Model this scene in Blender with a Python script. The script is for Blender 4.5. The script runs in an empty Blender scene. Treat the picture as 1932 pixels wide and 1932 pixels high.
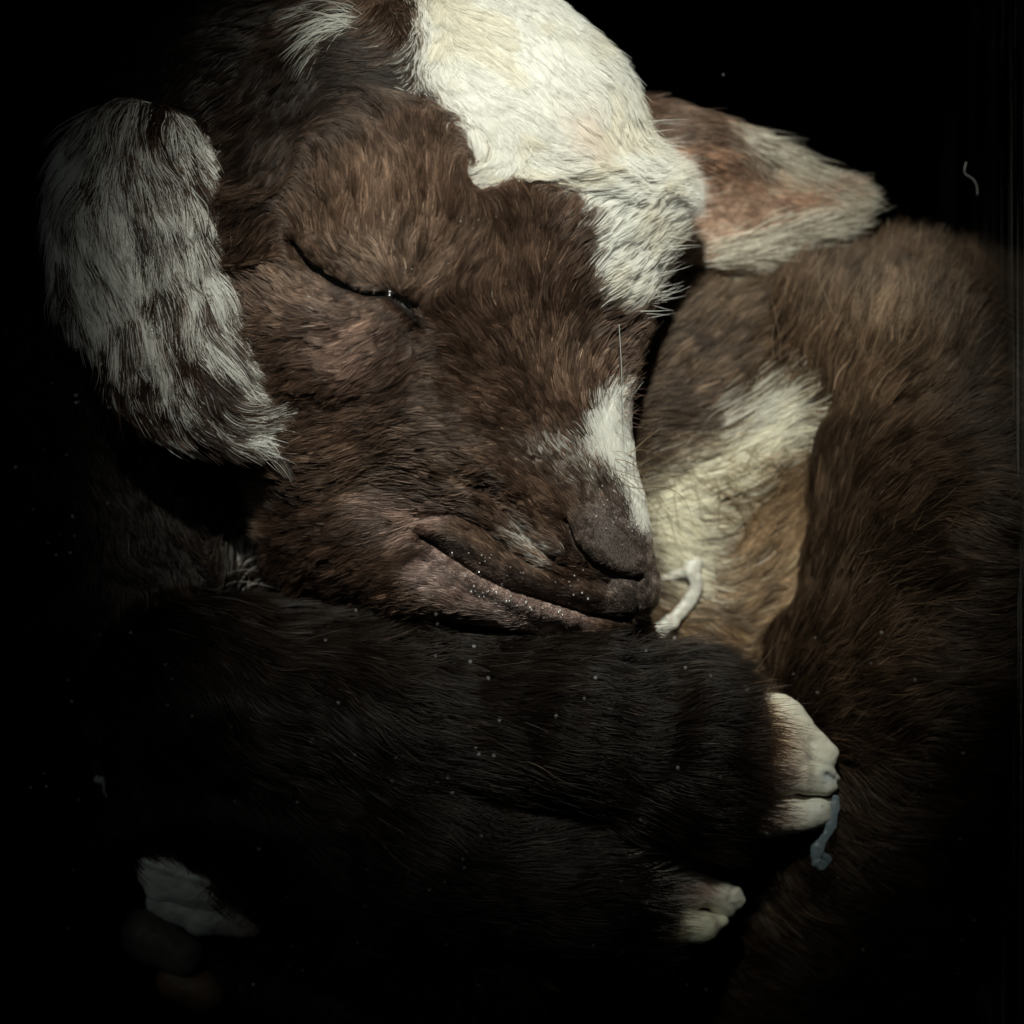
import bpy, math, random, time
import numpy as np
T0 = time.time()
rng = np.random.default_rng(7)
random.seed(7)
S = 0.25 / 1932.0            # metres per modelling unit
D = 6000.0                   # camera distance in modelling units
C = bpy.context.scene.collection
scene = bpy.context.scene

# modelling space: x right, d towards the viewer, z up; origin = the middle of the animal
def W(p):
    p = np.asarray(p, dtype=np.float64)
    return np.stack([p[..., 0] * S, -p[..., 1] * S, p[..., 2] * S], -1)

def at(px, py, d):
    f = (D - d) / D
    return ((px - 966) * f, d, (966 - py) * f)

# ------------------------------------------------------------------ camera
cam_d = bpy.data.cameras.new('camera'); cam = bpy.data.objects.new('camera', cam_d); C.objects.link(cam)
cam.location = (0, -D * S, 0); cam.rotation_euler = (math.pi / 2, 0, 0)
cam_d.sensor_width = 36; cam_d.lens = 36 * D / 1932.0
cam_d.clip_start = 0.01; cam_d.clip_end = 20
cam_d.dof.use_dof = True; cam_d.dof.focus_distance = (D - 190) * S; cam_d.dof.aperture_fstop = 6.7
scene.camera = cam

# ------------------------------------------------------------------ world
w = bpy.data.worlds.new('World'); scene.world = w; w.use_nodes = True
bg = w.node_tree.nodes['Background']; bg.inputs[0].default_value = (0.8, 0.95, 1.0, 1); bg.inputs[1].default_value = 0.0035

# ------------------------------------------------------------------ lamps
from mathutils import Vector
def spot(name, target, direction, dist, energy, size_deg, blend, radius, col):
    l = bpy.data.lights.new(name, 'SPOT'); l.energy = energy; l.spot_size = math.radians(size_deg); l.spot_blend = blend
    l.shadow_soft_size = radius; l.color = col
    o = bpy.data.objects.new(name, l); C.objects.link(o)
    t = Vector(W(at(*target)).tolist()); dv = Vector((direction[0], -direction[1], direction[2])).normalized()
    o.location = t + dv * dist
    o.rotation_euler = (-dv).to_track_quat('-Z', 'Y').to_euler()
    return o
spot('key_lamp', (1085, 650, 100), (-0.03, 0.84, 0.56), 1.3, 158, 11.0, 1.0, 0.010, (1.0, 0.955, 0.88))
spot('fill_lamp', (640, 1250, 100), (-0.45, 1.0, 0.40), 1.6, 5.0, 15, 1.0, 0.10, (0.92, 0.98, 1.0))  # added fill with no visible source, brightens the forelegs and lower-left hoof

scene.view_settings.view_transform = 'Standard'; scene.view_settings.look = 'None'
scene.view_settings.exposure = 0.0; scene.view_settings.gamma = 1.0
scene.view_settings.use_curve_mapping = False
scene.render.engine = 'CYCLES'
cy = scene.cycles
cy.use_denoising = True; cy.max_bounces = 8; cy.diffuse_bounces = 4; cy.glossy_bounces = 3
cy.transmission_bounces = 6; cy.transparent_max_bounces = 16
cy.caustics_reflective = False; cy.caustics_refractive = False
scene.cycles_curves.shape = 'RIBBONS'; scene.cycles_curves.subdivisions = 2

# ------------------------------------------------------------------ numeric helpers
def lin(r, g, b):
    c = np.array([r, g, b], float) / 255.0
    return np.where(c <= 0.04045, c / 12.92, ((c + 0.055) / 1.055) ** 2.4)

def _hash(i, j, s):
    i = i.astype(np.int64).astype(np.uint64); j = j.astype(np.int64).astype(np.uint64)
    h = i * np.uint64(374761393) + j * np.uint64(668265263) + np.uint64(s * 2654435761 % (2 ** 32))
    h = (h ^ (h >> np.uint64(13))) * np.uint64(1274126177)
    h = h ^ (h >> np.uint64(16))
    return (h & np.uint64(0xFFFFFF)).astype(np.float64) / float(0xFFFFFF)

def noise2(x, y, s=0):
    i = np.floor(x); j = np.floor(y); fx = x - i; fy = y - j
    fx = fx * fx * (3 - 2 * fx); fy = fy * fy * (3 - 2 * fy)
    a = _hash(i, j, s); b = _hash(i + 1, j, s); c = _hash(i, j + 1, s); d = _hash(i + 1, j + 1, s)
    return (a * (1 - fx) + b * fx) * (1 - fy) + (c * (1 - fx) + d * fx) * fy

def fbm(x, y, s=0, o=3):
    r = 0; a = 0.5; t = 0
    for k in range(o):
        r = r + a * noise2(x * 2 ** k, y * 2 ** k, s + k * 17); t += a; a *= 0.5
    return r / t

def norm(v):
    return v / np.maximum(np.linalg.norm(v, axis=-1, keepdims=True), 1e-9)

def smooth(a, b, x):
    t = np.clip((x - a) / (b - a), 0, 1); return t * t * (3 - 2 * t)

def polydist(u, v, pts, closed=False):
    """distance from points to a polyline"""
    best = np.full(u.shape, 1e9, dtype=np.float32)
    n = len(pts); rngk = range(n if closed else n - 1)
    for k in rngk:
        ax, ay = pts[k]; bx, by = pts[(k + 1) % n]
        dx, dy = bx - ax, by - ay; L = dx * dx + dy * dy + 1e-9
        t = np.clip(((u - ax) * dx + (v - ay) * dy) / L, 0, 1)
        best = np.minimum(best, np.hypot(u - ax - t * dx, v - ay - t * dy))
    return best

def inside(u, v, pts):
    r = np.zeros(u.shape, bool); n = len(pts)
    for k in range(n):
        ax, ay = pts[k]; bx, by = pts[(k + 1) % n]
        c = ((ay > v) != (by > v)) & (u < (bx - ax) * (v - ay) / ((by - ay) + 1e-9) + ax)
        r ^= c
    return r

def psd(u, v, pts):
    """signed distance to a polygon, positive inside"""
    d = polydist(u, v, pts, True)
    return np.where(inside(u, v, pts), d, -d)

# ------------------------------------------------------------------ implicit shapes on a grid
MARG = 90.0
class Grid:
    def __init__(g, xs, ds, zs):
        g.xs = np.asarray(xs, np.float32); g.ds = np.asarray(ds, np.float32); g.zs = np.asarray(zs, np.float32)
        g.shape = (len(xs), len(ds), len(zs))
    def sub(g, lo, hi):
        sl = []
        for ax, l, h in zip((g.xs, g.ds, g.zs), lo, hi):
            a = np.searchsorted(ax, l); b = np.searchsorted(ax, h); sl.append(slice(max(a - 1, 0), b + 1))
        return tuple(sl)
    def coords(g, sl):
        return g.xs[sl[0]][:, None, None], g.ds[sl[1]][None, :, None], g.zs[sl[2]][None, None, :]

def rcone(A, B, ra, rb, flat=1.0):
    """tapered limb between two points, flat < 1 squeezes it in depth"""
    A = np.array(at(*A)); B = np.array(at(*B)); r = max(ra, rb)
    def f(X, Y, Z):
        ax, ad, az = A; b = B - A; bd = b[1] / flat
        L = b[0] ** 2 + bd ** 2 + b[2] ** 2
        px = X - ax; pd = (Y - ad) / flat; pz = Z - az
        h = np.clip((px * b[0] + pd * bd + pz * b[2]) / L, 0, 1)
        q = np.sqrt((px - b[0] * h) ** 2 + (pd - bd * h) ** 2 + (pz - b[2] * h) ** 2) - (ra + (rb - ra) * h)
        return (q * (0.5 + 0.5 * flat)).astype(np.float32) if flat != 1 else q.astype(np.float32)
    lo = np.minimum(A, B) - r - MARG; hi = np.maximum(A, B) + r + MARG
    return f, lo, hi

def ell(c, r, rot=0.0, tilt=0.0):
    """ellipsoid; rot turns it in the picture plane (degrees, clockwise), tilt about the vertical"""
    c3 = np.array(at(*c)); a = math.radians(rot); t = math.radians(tilt)
    ca, sa, ct, st = math.cos(a), math.sin(a), math.cos(t), math.sin(t)
    def f(X, Y, Z):
        x = X - c3[0]; y = Y - c3[1]; z = Z - c3[2]
        x1 = x * ct + y * st; y1 = -x * st + y * ct
        x2 = x1 * ca - z * sa; z2 = x1 * sa + z * ca
        k0 = np.sqrt((x2 / r[0]) ** 2 + (y1 / r[1]) ** 2 + (z2 / r[2]) ** 2)
        k1 = np.sqrt((x2 / r[0] ** 2) ** 2 + (y1 / r[1] ** 2) ** 2 + (z2 / r[2] ** 2) ** 2)
        return (k0 * (k0 - 1) / np.maximum(k1, 1e-6)).astype(np.float32)
    R = max(r) + MARG
    return f, c3 - R, c3 + R

def smin(a, b, k):
    if k <= 0: return np.minimum(a, b)
    h = np.maximum(k - np.abs(a - b), 0) / k
    return np.minimum(a, b) - h * h * k * 0.25

def chain(pts, flat=1.0):
    return [rcone(pts[i][:3], pts[i + 1][:3], pts[i][3], pts[i + 1][3], flat) for i in range(len(pts) - 1)]

def build_field(grid, prims, k):
    F = np.full(grid.shape, 200.0, np.float32)
    for p in prims:
        f, lo, hi = p[:3]; kk = p[3] if len(p) > 3 else k
        sl = grid.sub(lo, hi)
        if any(s.start >= s.stop for s in sl): continue
        F[sl] = smin(F[sl], f(*grid.coords(sl)), kk)
    return F

def subtract(grid, F, p, k):
    f, lo, hi = p; sl = grid.sub(lo, hi)
    F[sl] = -smin(-F[sl], f(*grid.coords(sl)), k)

def groove(grid, F, pts, depth, width, dmin, taper=True):
    """a crease (depth > 0) or ridge (depth < 0) along a line on the near side"""
    xs = [at(p[0], p[1], 200)[0] for p in pts]; zs = [at(p[0], p[1], 200)[2] for p in pts]
    m = width * 3 + 20
    sl = grid.sub((min(xs) - m, dmin, min(zs) - m), (max(xs) + m, 900, max(zs) + m))
    X, Y, Z = grid.coords(sl)
    k = D / (D - Y); U = 966 + X * k; V = 966 - Z * k
    dd = polydist(U, V, pts)
    F[sl] += (depth * np.exp(-(dd / width) ** 2) * smooth(dmin, dmin + 40, Y)).astype(np.float32)

def surface_nets(grid, F):
    F = F.copy()
    F[0] = F[-1] = 5; F[:, 0] = F[:, -1] = 5; F[:, :, 0] = F[:, :, -1] = 5
    neg = F < 0
    c = np.zeros(tuple(n - 1 for n in F.shape), np.uint8)
    for i in (0, 1):
        for j in (0, 1):
            for k in (0, 1):
                c += neg[i:F.shape[0] - 1 + i, j:F.shape[1] - 1 + j, k:F.shape[2] - 1 + k]
    cells = np.argwhere((c > 0) & (c < 8))
    idx = np.full(c.shape, -1, np.int64); idx[tuple(cells.T)] = np.arange(len(cells))
    acc = np.zeros((len(cells), 3)); cnt = np.zeros(len(cells))
    ax = (grid.xs, grid.ds, grid.zs)
    corners = [(i, j, k) for i in (0, 1) for j in (0, 1) for k in (0, 1)]
    val = {}; pos = {}
    for co in corners:
        ii = cells + np.array(co)
        val[co] = F[tuple(ii.T)]; pos[co] = np.stack([ax[a][ii[:, a]] for a in range(3)], 1)
    for a in corners:
        for dim in range(3):
            if a[dim]: continue
            b = list(a); b[dim] = 1; b = tuple(b)
            va, vb = val[a], val[b]; m = (va < 0) != (vb < 0)
            t = np.where(m, va / np.where(m, va - vb, 1), 0)[:, None]
            acc += np.where(m[:, None], pos[a] + (pos[b] - pos[a]) * t, 0); cnt += m
    V = acc / cnt[:, None]
    quads = []
    for dim in range(3):
        o1, o2 = [(1, 2), (2, 0), (0, 1)][dim]
        s0 = [slice(1, -1)] * 3; s0[dim] = slice(0, -1); s1 = list(s0); s1[dim] = slice(1, None)
        a = neg[tuple(s0)]; b = neg[tuple(s1)]
        e = np.argwhere(a != b)
        off = np.array([1, 1, 1]); off[dim] = 0; e0 = e + off
        flip = a[tuple(e.T)]
        u = np.zeros(3, int); u[o1] = 1; v = np.zeros(3, int); v[o2] = 1
        q = np.stack([idx[tuple((e0 - u - v).T)], idx[tuple((e0 - v).T)], idx[tuple(e0.T)], idx[tuple((e0 - u).T)]], 1)
        q[~flip] = q[~flip][:, ::-1]
        quads.append(q)
    Q = np.concatenate(quads)
    Q = Q[(Q >= 0).all(1)]
    return V, Q

def sampler(grid, F):
    ax = (grid.xs, grid.ds, grid.zs)
    sh = np.array(F.shape)
    flat = F.ravel(); st = (sh[1] * sh[2], sh[2], 1)
    ks = [np.arange(len(a), dtype=np.float32) for a in ax]
    def f(p):
        r = 0; I = []; Fr = []
        for a in range(3):
            t = np.interp(p[:, a], ax[a], ks[a]); i = np.minimum(t.astype(np.int64), sh[a] - 2)
            I.append(i); Fr.append((t - i).astype(np.float32))
        base = I[0] * st[0] + I[1] * st[1] + I[2]
        for i in (0, 1):
            wi = Fr[0] if i else 1 - Fr[0]
            for j in (0, 1):
                wj = Fr[1] if j else 1 - Fr[1]
                for k in (0, 1):
                    wk = Fr[2] if k else 1 - Fr[2]
                    r = r + flat[base + i * st[0] + j * st[1] + k] * (wi * wj * wk)
        return r
    def g(p, h=7.0):
        o = []
        for a in range(3):
            e = np.zeros(3); e[a] = h
            o.append(f(p + e) - f(p - e))
        return norm(np.stack(o, 1))
    return f, g

# ------------------------------------------------------------------ mesh and hair output
def mesh_obj(name, V, Q, mat, parent=None, col=None, smooth_shade=True):
    """V in modelling space; Q quads or triangles"""
    me = bpy.data.meshes.new(name)
    co = W(V).astype(np.float32); n = Q.shape[1]
    me.vertices.add(len(co)); me.vertices.foreach_set('co', co.ravel())
    me.loops.add(Q.size); me.loops.foreach_set('vertex_index', Q.ravel().astype(np.int32))
    me.polygons.add(len(Q)); me.polygons.foreach_set('loop_start', np.arange(0, Q.size, n, dtype=np.int32))
    me.update(calc_edges=True); me.validate()
    if smooth_shade: me.polygons.foreach_set('use_smooth', np.ones(len(me.polygons), bool))
    if col is not None:
        a = me.color_attributes.new('coat', 'FLOAT_COLOR', 'POINT')
        a.data.foreach_set('color', np.concatenate([col, np.ones((len(col), 1))], 1).astype(np.float32).ravel())
    me.materials.append(mat)
    o = bpy.data.objects.new(name, me); C.objects.link(o)
    if parent: o.parent = parent; o.matrix_parent_inverse = parent.matrix_world.inverted()
    return o

def hair_obj(name, P, R, col, mat, parent):
    """P n x m x 3 in modelling space, R n x m radius, col n x 3 or n x m x 3"""
    n, m = P.shape[:2]
    hc = bpy.data.hair_curves.new(name)
    hc.add_curves([m] * n)
    hc.attributes['position'].data.foreach_set('vector', W(P).astype(np.float32).ravel())
    ra = hc.attributes.get('radius') or hc.attributes.new('radius', 'FLOAT', 'POINT')
    ra.data.foreach_set('value', (R * S).astype(np.float32).ravel())
    if col.ndim == 2: col = np.repeat(col[:, None], m, 1)
    ca = hc.attributes.new('coat', 'FLOAT_COLOR', 'POINT')
    ca.data.foreach_set('color', np.concatenate([col, np.ones(col.shape[:2] + (1,))], 2).astype(np.float32).ravel())
    hc.materials.append(mat)
    o = bpy.data.objects.new(name, hc); C.objects.link(o)
    o.parent = parent
    return o

def tag(o, label=None, cat=None, group=None, kind=None):
    if label: o['label'] = label
    if cat: o['category'] = cat
    if group: o['group'] = group
    if kind: o['kind'] = kind
    return o

# ------------------------------------------------------------------ materials
def newmat(name):
    m = bpy.data.materials.new(name); m.use_nodes = True
    return m, m.node_tree, m.node_tree.nodes['Principled BSDF']

def coat_material(name, rough, spec, sss=0.0, bump=0.0, bscale=300):
    m, nt, b = newmat(name)
    a = nt.nodes.new('ShaderNodeAttribute'); a.attribute_name = 'coat'
    nt.links.new(a.outputs['Color'], b.inputs['Base Color'])
    b.inputs['Roughness'].default_value = rough
    b.inputs['Specular IOR Level'].default_value = spec
    if sss:
        b.inputs['Subsurface Weight'].default_value = sss
        b.inputs['Subsurface Radius'].default_value = (1.0, 0.5, 0.3)
        b.inputs['Subsurface Scale'].default_value = 0.002
    if bump:
        n = nt.nodes.new('ShaderNodeTexNoise'); n.inputs['Scale'].default_value = bscale; n.inputs['Detail'].default_value = 4
        tc = nt.nodes.new('ShaderNodeTexCoord'); nt.links.new(tc.outputs['Object'], n.inputs['Vector'])
        bu = nt.nodes.new('ShaderNodeBump'); bu.inputs['Strength'].default_value = bump; bu.inputs['Distance'].default_value = 0.0006
        nt.links.new(n.outputs['Fac'], bu.inputs['Height']); nt.links.new(bu.outputs['Normal'], b.inputs['Normal'])
    return m
M_skin = coat_material('goat skin', 0.55, 0.35, 0.0, 0.5, 900)
M_hoof = coat_material('waxy hoof', 0.5, 0.25, 0.5, 0.35, 700)
def hair_material(nm, ior, rough, HB):
    m = bpy.data.materials.new(nm); m.use_nodes = True; nt = m.node_tree; nt.nodes.clear()
    out = nt.nodes.new('ShaderNodeOutputMaterial'); h = nt.nodes.new('ShaderNodeBsdfHairPrincipled'); h.parametrization = 'COLOR'
    h.inputs['Roughness'].default_value = rough; h.inputs['Radial Roughness'].default_value = .5; h.inputs['IOR'].default_value = ior
    h.inputs['Random Roughness'].default_value = .2
    a = nt.nodes.new('ShaderNodeAttribute'); a.attribute_name = 'coat'
    nt.links.new(a.outputs['Color'], h.inputs['Color'])
    df = nt.nodes.new('ShaderNodeBsdfDiffuse'); nt.links.new(a.outputs['Color'], df.inputs[0])
    mx = nt.nodes.new('ShaderNodeMixShader'); mx.inputs[0].default_value = HB
    nt.links.new(df.outputs[0], mx.inputs[1]); nt.links.new(h.outputs[0], mx.inputs[2])
    nt.links.new(mx.outputs[0], out.inputs[0]); return m
M_hair = hair_material('hair', 1.21, .17, .62); M_darkhair = hair_material('dark hair', 1.2, .15, .6)

def bubble_mat(nm='air bubble', ro=.12, lo=.08, hi=.75):
    m = bpy.data.materials.new(nm); m.use_nodes = True; nt = m.node_tree; nt.nodes.clear()
    out = nt.nodes.new('ShaderNodeOutputMaterial'); mix = nt.nodes.new('ShaderNodeMixShader')
    tr = nt.nodes.new('ShaderNodeBsdfTransparent'); gl = nt.nodes.new('ShaderNodeBsdfGlossy')
    gl.inputs['Roughness'].default_value = ro; gl.inputs['Color'].default_value = (1, 1, 1, 1)
    lw = nt.nodes.new('ShaderNodeLayerWeight'); lw.inputs['Blend'].default_value = 0.35
    nt.links.new(lw.outputs['Facing'], mix.inputs[0])
    mp = nt.nodes.new('ShaderNodeMapRange'); mp.inputs[3].default_value = lo; mp.inputs[4].default_value = hi
    nt.links.new(lw.outputs['Facing'], mp.inputs[0]); nt.links.new(mp.outputs[0], mix.inputs[0])
    nt.links.new(tr.outputs[0], mix.inputs[1]); nt.links.new(gl.outputs[0], mix.inputs[2]); nt.links.new(mix.outputs[0], out.inputs[0])
    return m
M_bubble = bubble_mat(); M_bubble2 = bubble_mat('small air bubble', .38, .18, .8); M_bubble3 = bubble_mat('bright air bubble', .45, .6, .95)

def glass_mat():
    m = bpy.data.materials.new('jar glass'); m.use_nodes = True; nt = m.node_tree; nt.nodes.clear()
    out = nt.nodes.new('ShaderNodeOutputMaterial'); mix = nt.nodes.new('ShaderNodeMixShader')
    tr = nt.nodes.new('ShaderNodeBsdfTransparent'); tr.inputs[0].default_value = (0.985, 1.0, 0.99, 1)
    gl = nt.nodes.new('ShaderNodeBsdfGlossy'); gl.inputs['Roughness'].default_value = 0.03
    lw = nt.nodes.new('ShaderNodeLayerWeight'); pw = nt.nodes.new('ShaderNodeMath'); pw.operation = 'POWER'; pw.inputs[1].default_value = 5
    fr = nt.nodes.new('ShaderNodeMath'); fr.operation = 'MULTIPLY_ADD'; fr.inputs[1].default_value = .8; fr.inputs[2].default_value = .008
    nt.links.new(lw.outputs['Facing'], pw.inputs[0]); nt.links.new(pw.outputs[0], fr.inputs[0])
    nt.links.new(fr.outputs[0], mix.inputs[0]); nt.links.new(tr.outputs[0], mix.inputs[1]); nt.links.new(gl.outputs[0], mix.inputs[2])
    tc = nt.nodes.new('ShaderNodeTexCoord'); mp = nt.nodes.new('ShaderNodeMapping'); mp.inputs['Scale'].default_value = (300, 300, 9)  # streaks: faint wall reflections painted as pale diffuse bands on the right side
    nz = nt.nodes.new('ShaderNodeTexNoise'); nz.inputs['Scale'].default_value = 1.0; nz.inputs['Detail'].default_value = 3
    rp = nt.nodes.new('ShaderNodeValToRGB'); rp.color_ramp.elements[0].position = .56; rp.color_ramp.elements[1].position = .80
    rp.color_ramp.elements[1].color = (.5, .5, .5, 1)
    sp = nt.nodes.new('ShaderNodeSeparateXYZ'); gt = nt.nodes.new('ShaderNodeMath'); gt.operation = 'GREATER_THAN'; gt.inputs[1].default_value = 0.1195
    mu = nt.nodes.new('ShaderNodeMath'); mu.operation = 'MULTIPLY'; m2 = nt.nodes.new('ShaderNodeMixShader'); df = nt.nodes.new('ShaderNodeBsdfDiffuse')
    df.inputs[0].default_value = (.6, .62, .6, 1)
    nt.links.new(tc.outputs['Object'], mp.inputs[0]); nt.links.new(mp.outputs[0], nz.inputs['Vector']); nt.links.new(nz.outputs['Fac'], rp.inputs[0])
    nt.links.new(tc.outputs['Object'], sp.inputs[0]); nt.links.new(sp.outputs[0], gt.inputs[0]); nt.links.new(gt.outputs[0], mu.inputs[0]); nt.links.new(rp.outputs[0], mu.inputs[1])
    nt.links.new(mu.outputs[0], m2.inputs[0]); nt.links.new(mix.outputs[0], m2.inputs[1]); nt.links.new(df.outputs[0], m2.inputs[2])
    nt.links.new(m2.outputs[0], out.inputs[0])
    return m
M_glass = glass_mat()

def flat_mat(name, col, rough=0.6, spec=0.3, sss=0.0, alpha=1.0, nscale=None, col2=None):
    m, nt, b = newmat(name)
    b.inputs['Base Color'].default_value = (*col, 1); b.inputs['Roughness'].default_value = rough
    b.inputs['Specular IOR Level'].default_value = spec; b.inputs['Alpha'].default_value = alpha
    if sss:
        b.inputs['Subsurface Weight'].default_value = sss; b.inputs['Subsurface Scale'].default_value = 0.002
    if nscale:
        n = nt.nodes.new('ShaderNodeTexNoise'); n.inputs['Scale'].default_value = nscale; n.inputs['Detail'].default_value = 5
        tc = nt.nodes.new('ShaderNodeTexCoord'); nt.links.new(tc.outputs['Object'], n.inputs['Vector'])
        r = nt.nodes.new('ShaderNodeValToRGB'); r.color_ramp.elements[0].color = (*col, 1); r.color_ramp.elements[1].color = (*(col2 or col), 1)
        r.color_ramp.elements[0].position = 0.35; r.color_ramp.elements[1].position = 0.65
        nt.links.new(n.outputs['Fac'], r.inputs[0]); nt.links.new(r.outputs[0], b.inputs['Base Color'])
        bu = nt.nodes.new('ShaderNodeBump'); bu.inputs['Strength'].default_value = 0.4; bu.inputs['Distance'].default_value = 0.0005
        nt.links.new(n.outputs['Fac'], bu.inputs['Height']); nt.links.new(bu.outputs['Normal'], b.inputs['Normal'])
    return m

# ------------------------------------------------------------------ the setting: dark ground and backdrop
M_dark = flat_mat('dark cloth', (0.004, 0.004, 0.004), 0.9, 0.05)
def quad_obj(name, pts, mat):
    V = np.array(pts, float); return mesh_obj(name, V, np.array([[0, 1, 2, 3]]), mat, smooth_shade=False)
tag(quad_obj('backdrop', [(-9000, -2600, -2000), (9000, -2600, -2000), (9000, -2600, 9000), (-9000, -2600, 9000)], M_dark), kind='structure')
tag(quad_obj('tabletop', [(-9000, 9000, -1424), (9000, 9000, -1424), (9000, -2600, -1424), (-9000, -2600, -1424)], M_dark), kind='structure')

# ------------------------------------------------------------------ body: implicit groups
def spaced(a, b, fa, fb, coarse, fine):
    r = [a]
    while r[-1] < b:
        x = r[-1]; r.append(x + (fine if fa <= x < fb else coarse))
    return np.array(r)
xs = spaced(-1100, 1100, -440, 370, 10, 5)
zs = spaced(-1130, 1130, -260, 560, 10, 5)
ds = np.arange(-760, 470, 8.0)
G = Grid(xs, ds, zs)

groups = {}
groups['head'] = build_field(G, [
    ell((822, 400, 0), (412, 330, 468)),
    rcone((800, 640, 40), (1050, 1000, 70), 285, 150),
    rcone((1075, 560, 30), (1118, 950, 70), 102, 78),
    ell((1180, 405, -10), (62, 90, 84), 20),
    ell((690, 830, -20), (190, 215, 260), -20),
    ell((650, 430, 205), (185, 90, 150), 20),
    ell((655, 610, 160), (185, 90, 130), 10), ell((800, 730, 130), (190, 110, 150), 0), ell((650, 780, 100), (170, 110, 120), 0),
    ell((1138, 1030, 84), (88, 92, 76), 35),
    rcone((880, 1005, 112), (1160, 1112, 82), 64, 62), ell((1172, 1118, 75), (56, 64, 46)),
    rcone((830, 1090, 120), (1125, 1162, 95), 74, 40),
    rcone((690, 980, 0), (820, 1060, 40), 140, 90),
], 60)
groups['left ear'] = build_field(G, chain([(255, 330, 120, 138), (295, 470, 150, 172), (368, 630, 170, 142), (452, 745, 180, 84)], 0.27), 30)
groups['right ear'] = build_field(G, chain([(1230, 350, -170, 160), (1390, 378, -190, 128), (1515, 385, -200, 66), (1600, 378, -200, 13)], 0.32), 30)
subtract(G, groups['right ear'], ell((1360, 395, -122), (150, 52, 84), 8), 35)
groups['neck'] = build_field(G, chain([(560, 250, -200, 320), (180, 700, -330, 320), (200, 1150, -300, 330), (420, 1350, -260, 280)]), 100)
groups['torso'] = build_field(G, chain([(1000, 900, -480, 330), (1460, 745, -430, 255), (1900, 690, -430, 195)]) + [rcone((1140, 780, -320), (1480, 690, -360), 245, 190), rcone((1180, 640, -330), (1480, 660, -370), 190, 150)] + [
    ell((1240, 980, -330), (190, 130, 260)),
    rcone((1170, 960, -250), (1500, 810, -220), 120, 90, ) + (90,), ell((1250, 1020, -240), (90, 80, 110)) + (90,),
    rcone((1500, 960, -300), (1330, 1160, -300), 150, 150)] + chain([(600, 1700, -500, 300), (1300, 1600, -500, 300), (1600, 1500, -450, 280)]), 50)
groups['thigh'] = build_field(G, chain([(1520, 660, -260, 130), (1700, 725, -230, 165), (1800, 1000, -190, 262), (1705, 1290, -190, 228), (1640, 1560, -260, 240), (1500, 1800, -360, 220)]), 80)
groups['upper foreleg'] = build_field(G, chain([(330, 1290, -60, 190), (700, 1330, 0, 150), (1050, 1345, 30, 142), (1275, 1394, 42, 110)])+chain([(1270, 1394, 42, 110), (1272, 1394, 42, 110)]) + [rcone((1200, 1470, 30), (1390, 1530, 4), 105, 34), rcone((1250, 1345, 40), (1375, 1330, 20), 80, 24)] + chain([(1310, 1400, 42, 110), (1312, 1400, 42, 110)]), 60)
groups['lower foreleg'] = build_field(G, chain([(300, 1430, -120, 190), (760, 1590, -20, 160), (1080, 1675, -5, 112), (1145, 1704, -14, 68)]), 60)
groups['hind foot'] = build_field(G, chain([(900, 1760, -140, 170), (640, 1670, -100, 120), (565, 1668, -90, 84)]) + chain([(760, 1880, -240, 150), (450, 1830, -230, 90)]), 50)

Hh = groups['head']
for pts, dep, wid in [
    ([(555, 465), (590, 505), (640, 537), (690, 552), (738, 557), (772, 582), (803, 615)], 22, 8),
    ([(548, 478), (600, 470), (660, 480), (720, 510)], -6, 22),
    ([(590, 575), (650, 590), (720, 600)], -8, 30),
    ([(800, 1015), (850, 1050), (905, 1086), (970, 1115), (1040, 1136), (1110, 1158), (1170, 1168), (1215, 1162)], 30, 8),
    ([(830, 1000), (900, 1035), (960, 1075), (1040, 1105), (1120, 1125)], -12, 16),
    ([(815, 1045), (860, 1080), (920, 1110), (1000, 1145), (1080, 1170)], -14, 15),
    ([(1070, 985), (1085, 1025), (1120, 1062), (1165, 1087), (1205, 1093)], 24, 7),
    ([(1085, 985), (1110, 1030), (1150, 1062), (1200, 1072)], -8, 18),
    ([(870, 890), (930, 930), (975, 990), (1030, 1045), (1100, 1090), (1150, 1110)], 14, 12),
    ([(900, 870), (970, 915), (1010, 970), (1060, 1030)], -10, 17),
    ([(800, 975), (870, 975), (930, 1010), (1000, 1065), (1080, 1100)], 12, 10),
    ([(1000, 940), (1040, 1000), (1090, 1060), (1150, 1098)], 11, 9),
    ([(545, 765), (640, 758), (740, 740), (800, 700), (830, 640), (880, 600)], 7, 26),
    ([(700, 60), (720, 150), (700, 220)], 8, 55),
    ([(560, 120), (550, 220)], 8, 50),
    ([(748, 515), (752, 400)], 9, 8), ([(708, 500), (668, 400)], 9, 8), ([(785, 520), (845, 430)], 9, 8), ([(770, 505), (800, 395)], 7, 7), ([(665, 490), (610, 400)], 7, 8),
    ([(700, 590), (620, 640)], 6, 9), ([(735, 600), (700, 680)], 6, 9),
    ([(1204, 1095), (1206, 1150)], 7, 6)]:
    groove(G, Hh, pts, dep, wid, 0)
Eh = groups['left ear']
for pts, dep, wid in [([(330, 300), (340, 420), (365, 540), (372, 700)], 22, 16), ([(180, 260), (200, 400), (240, 560)], 12, 22),
                      ([(400, 280), (420, 420), (450, 560), (470, 680)], 12, 16), ([(270, 250), (290, 450), (310, 620)], -10, 26),
                      ([(420, 260), (460, 360), (485, 460), (500, 560), (515, 640)], -14, 13)]:
    groove(G, Eh, pts, dep, wid, 0)

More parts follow.
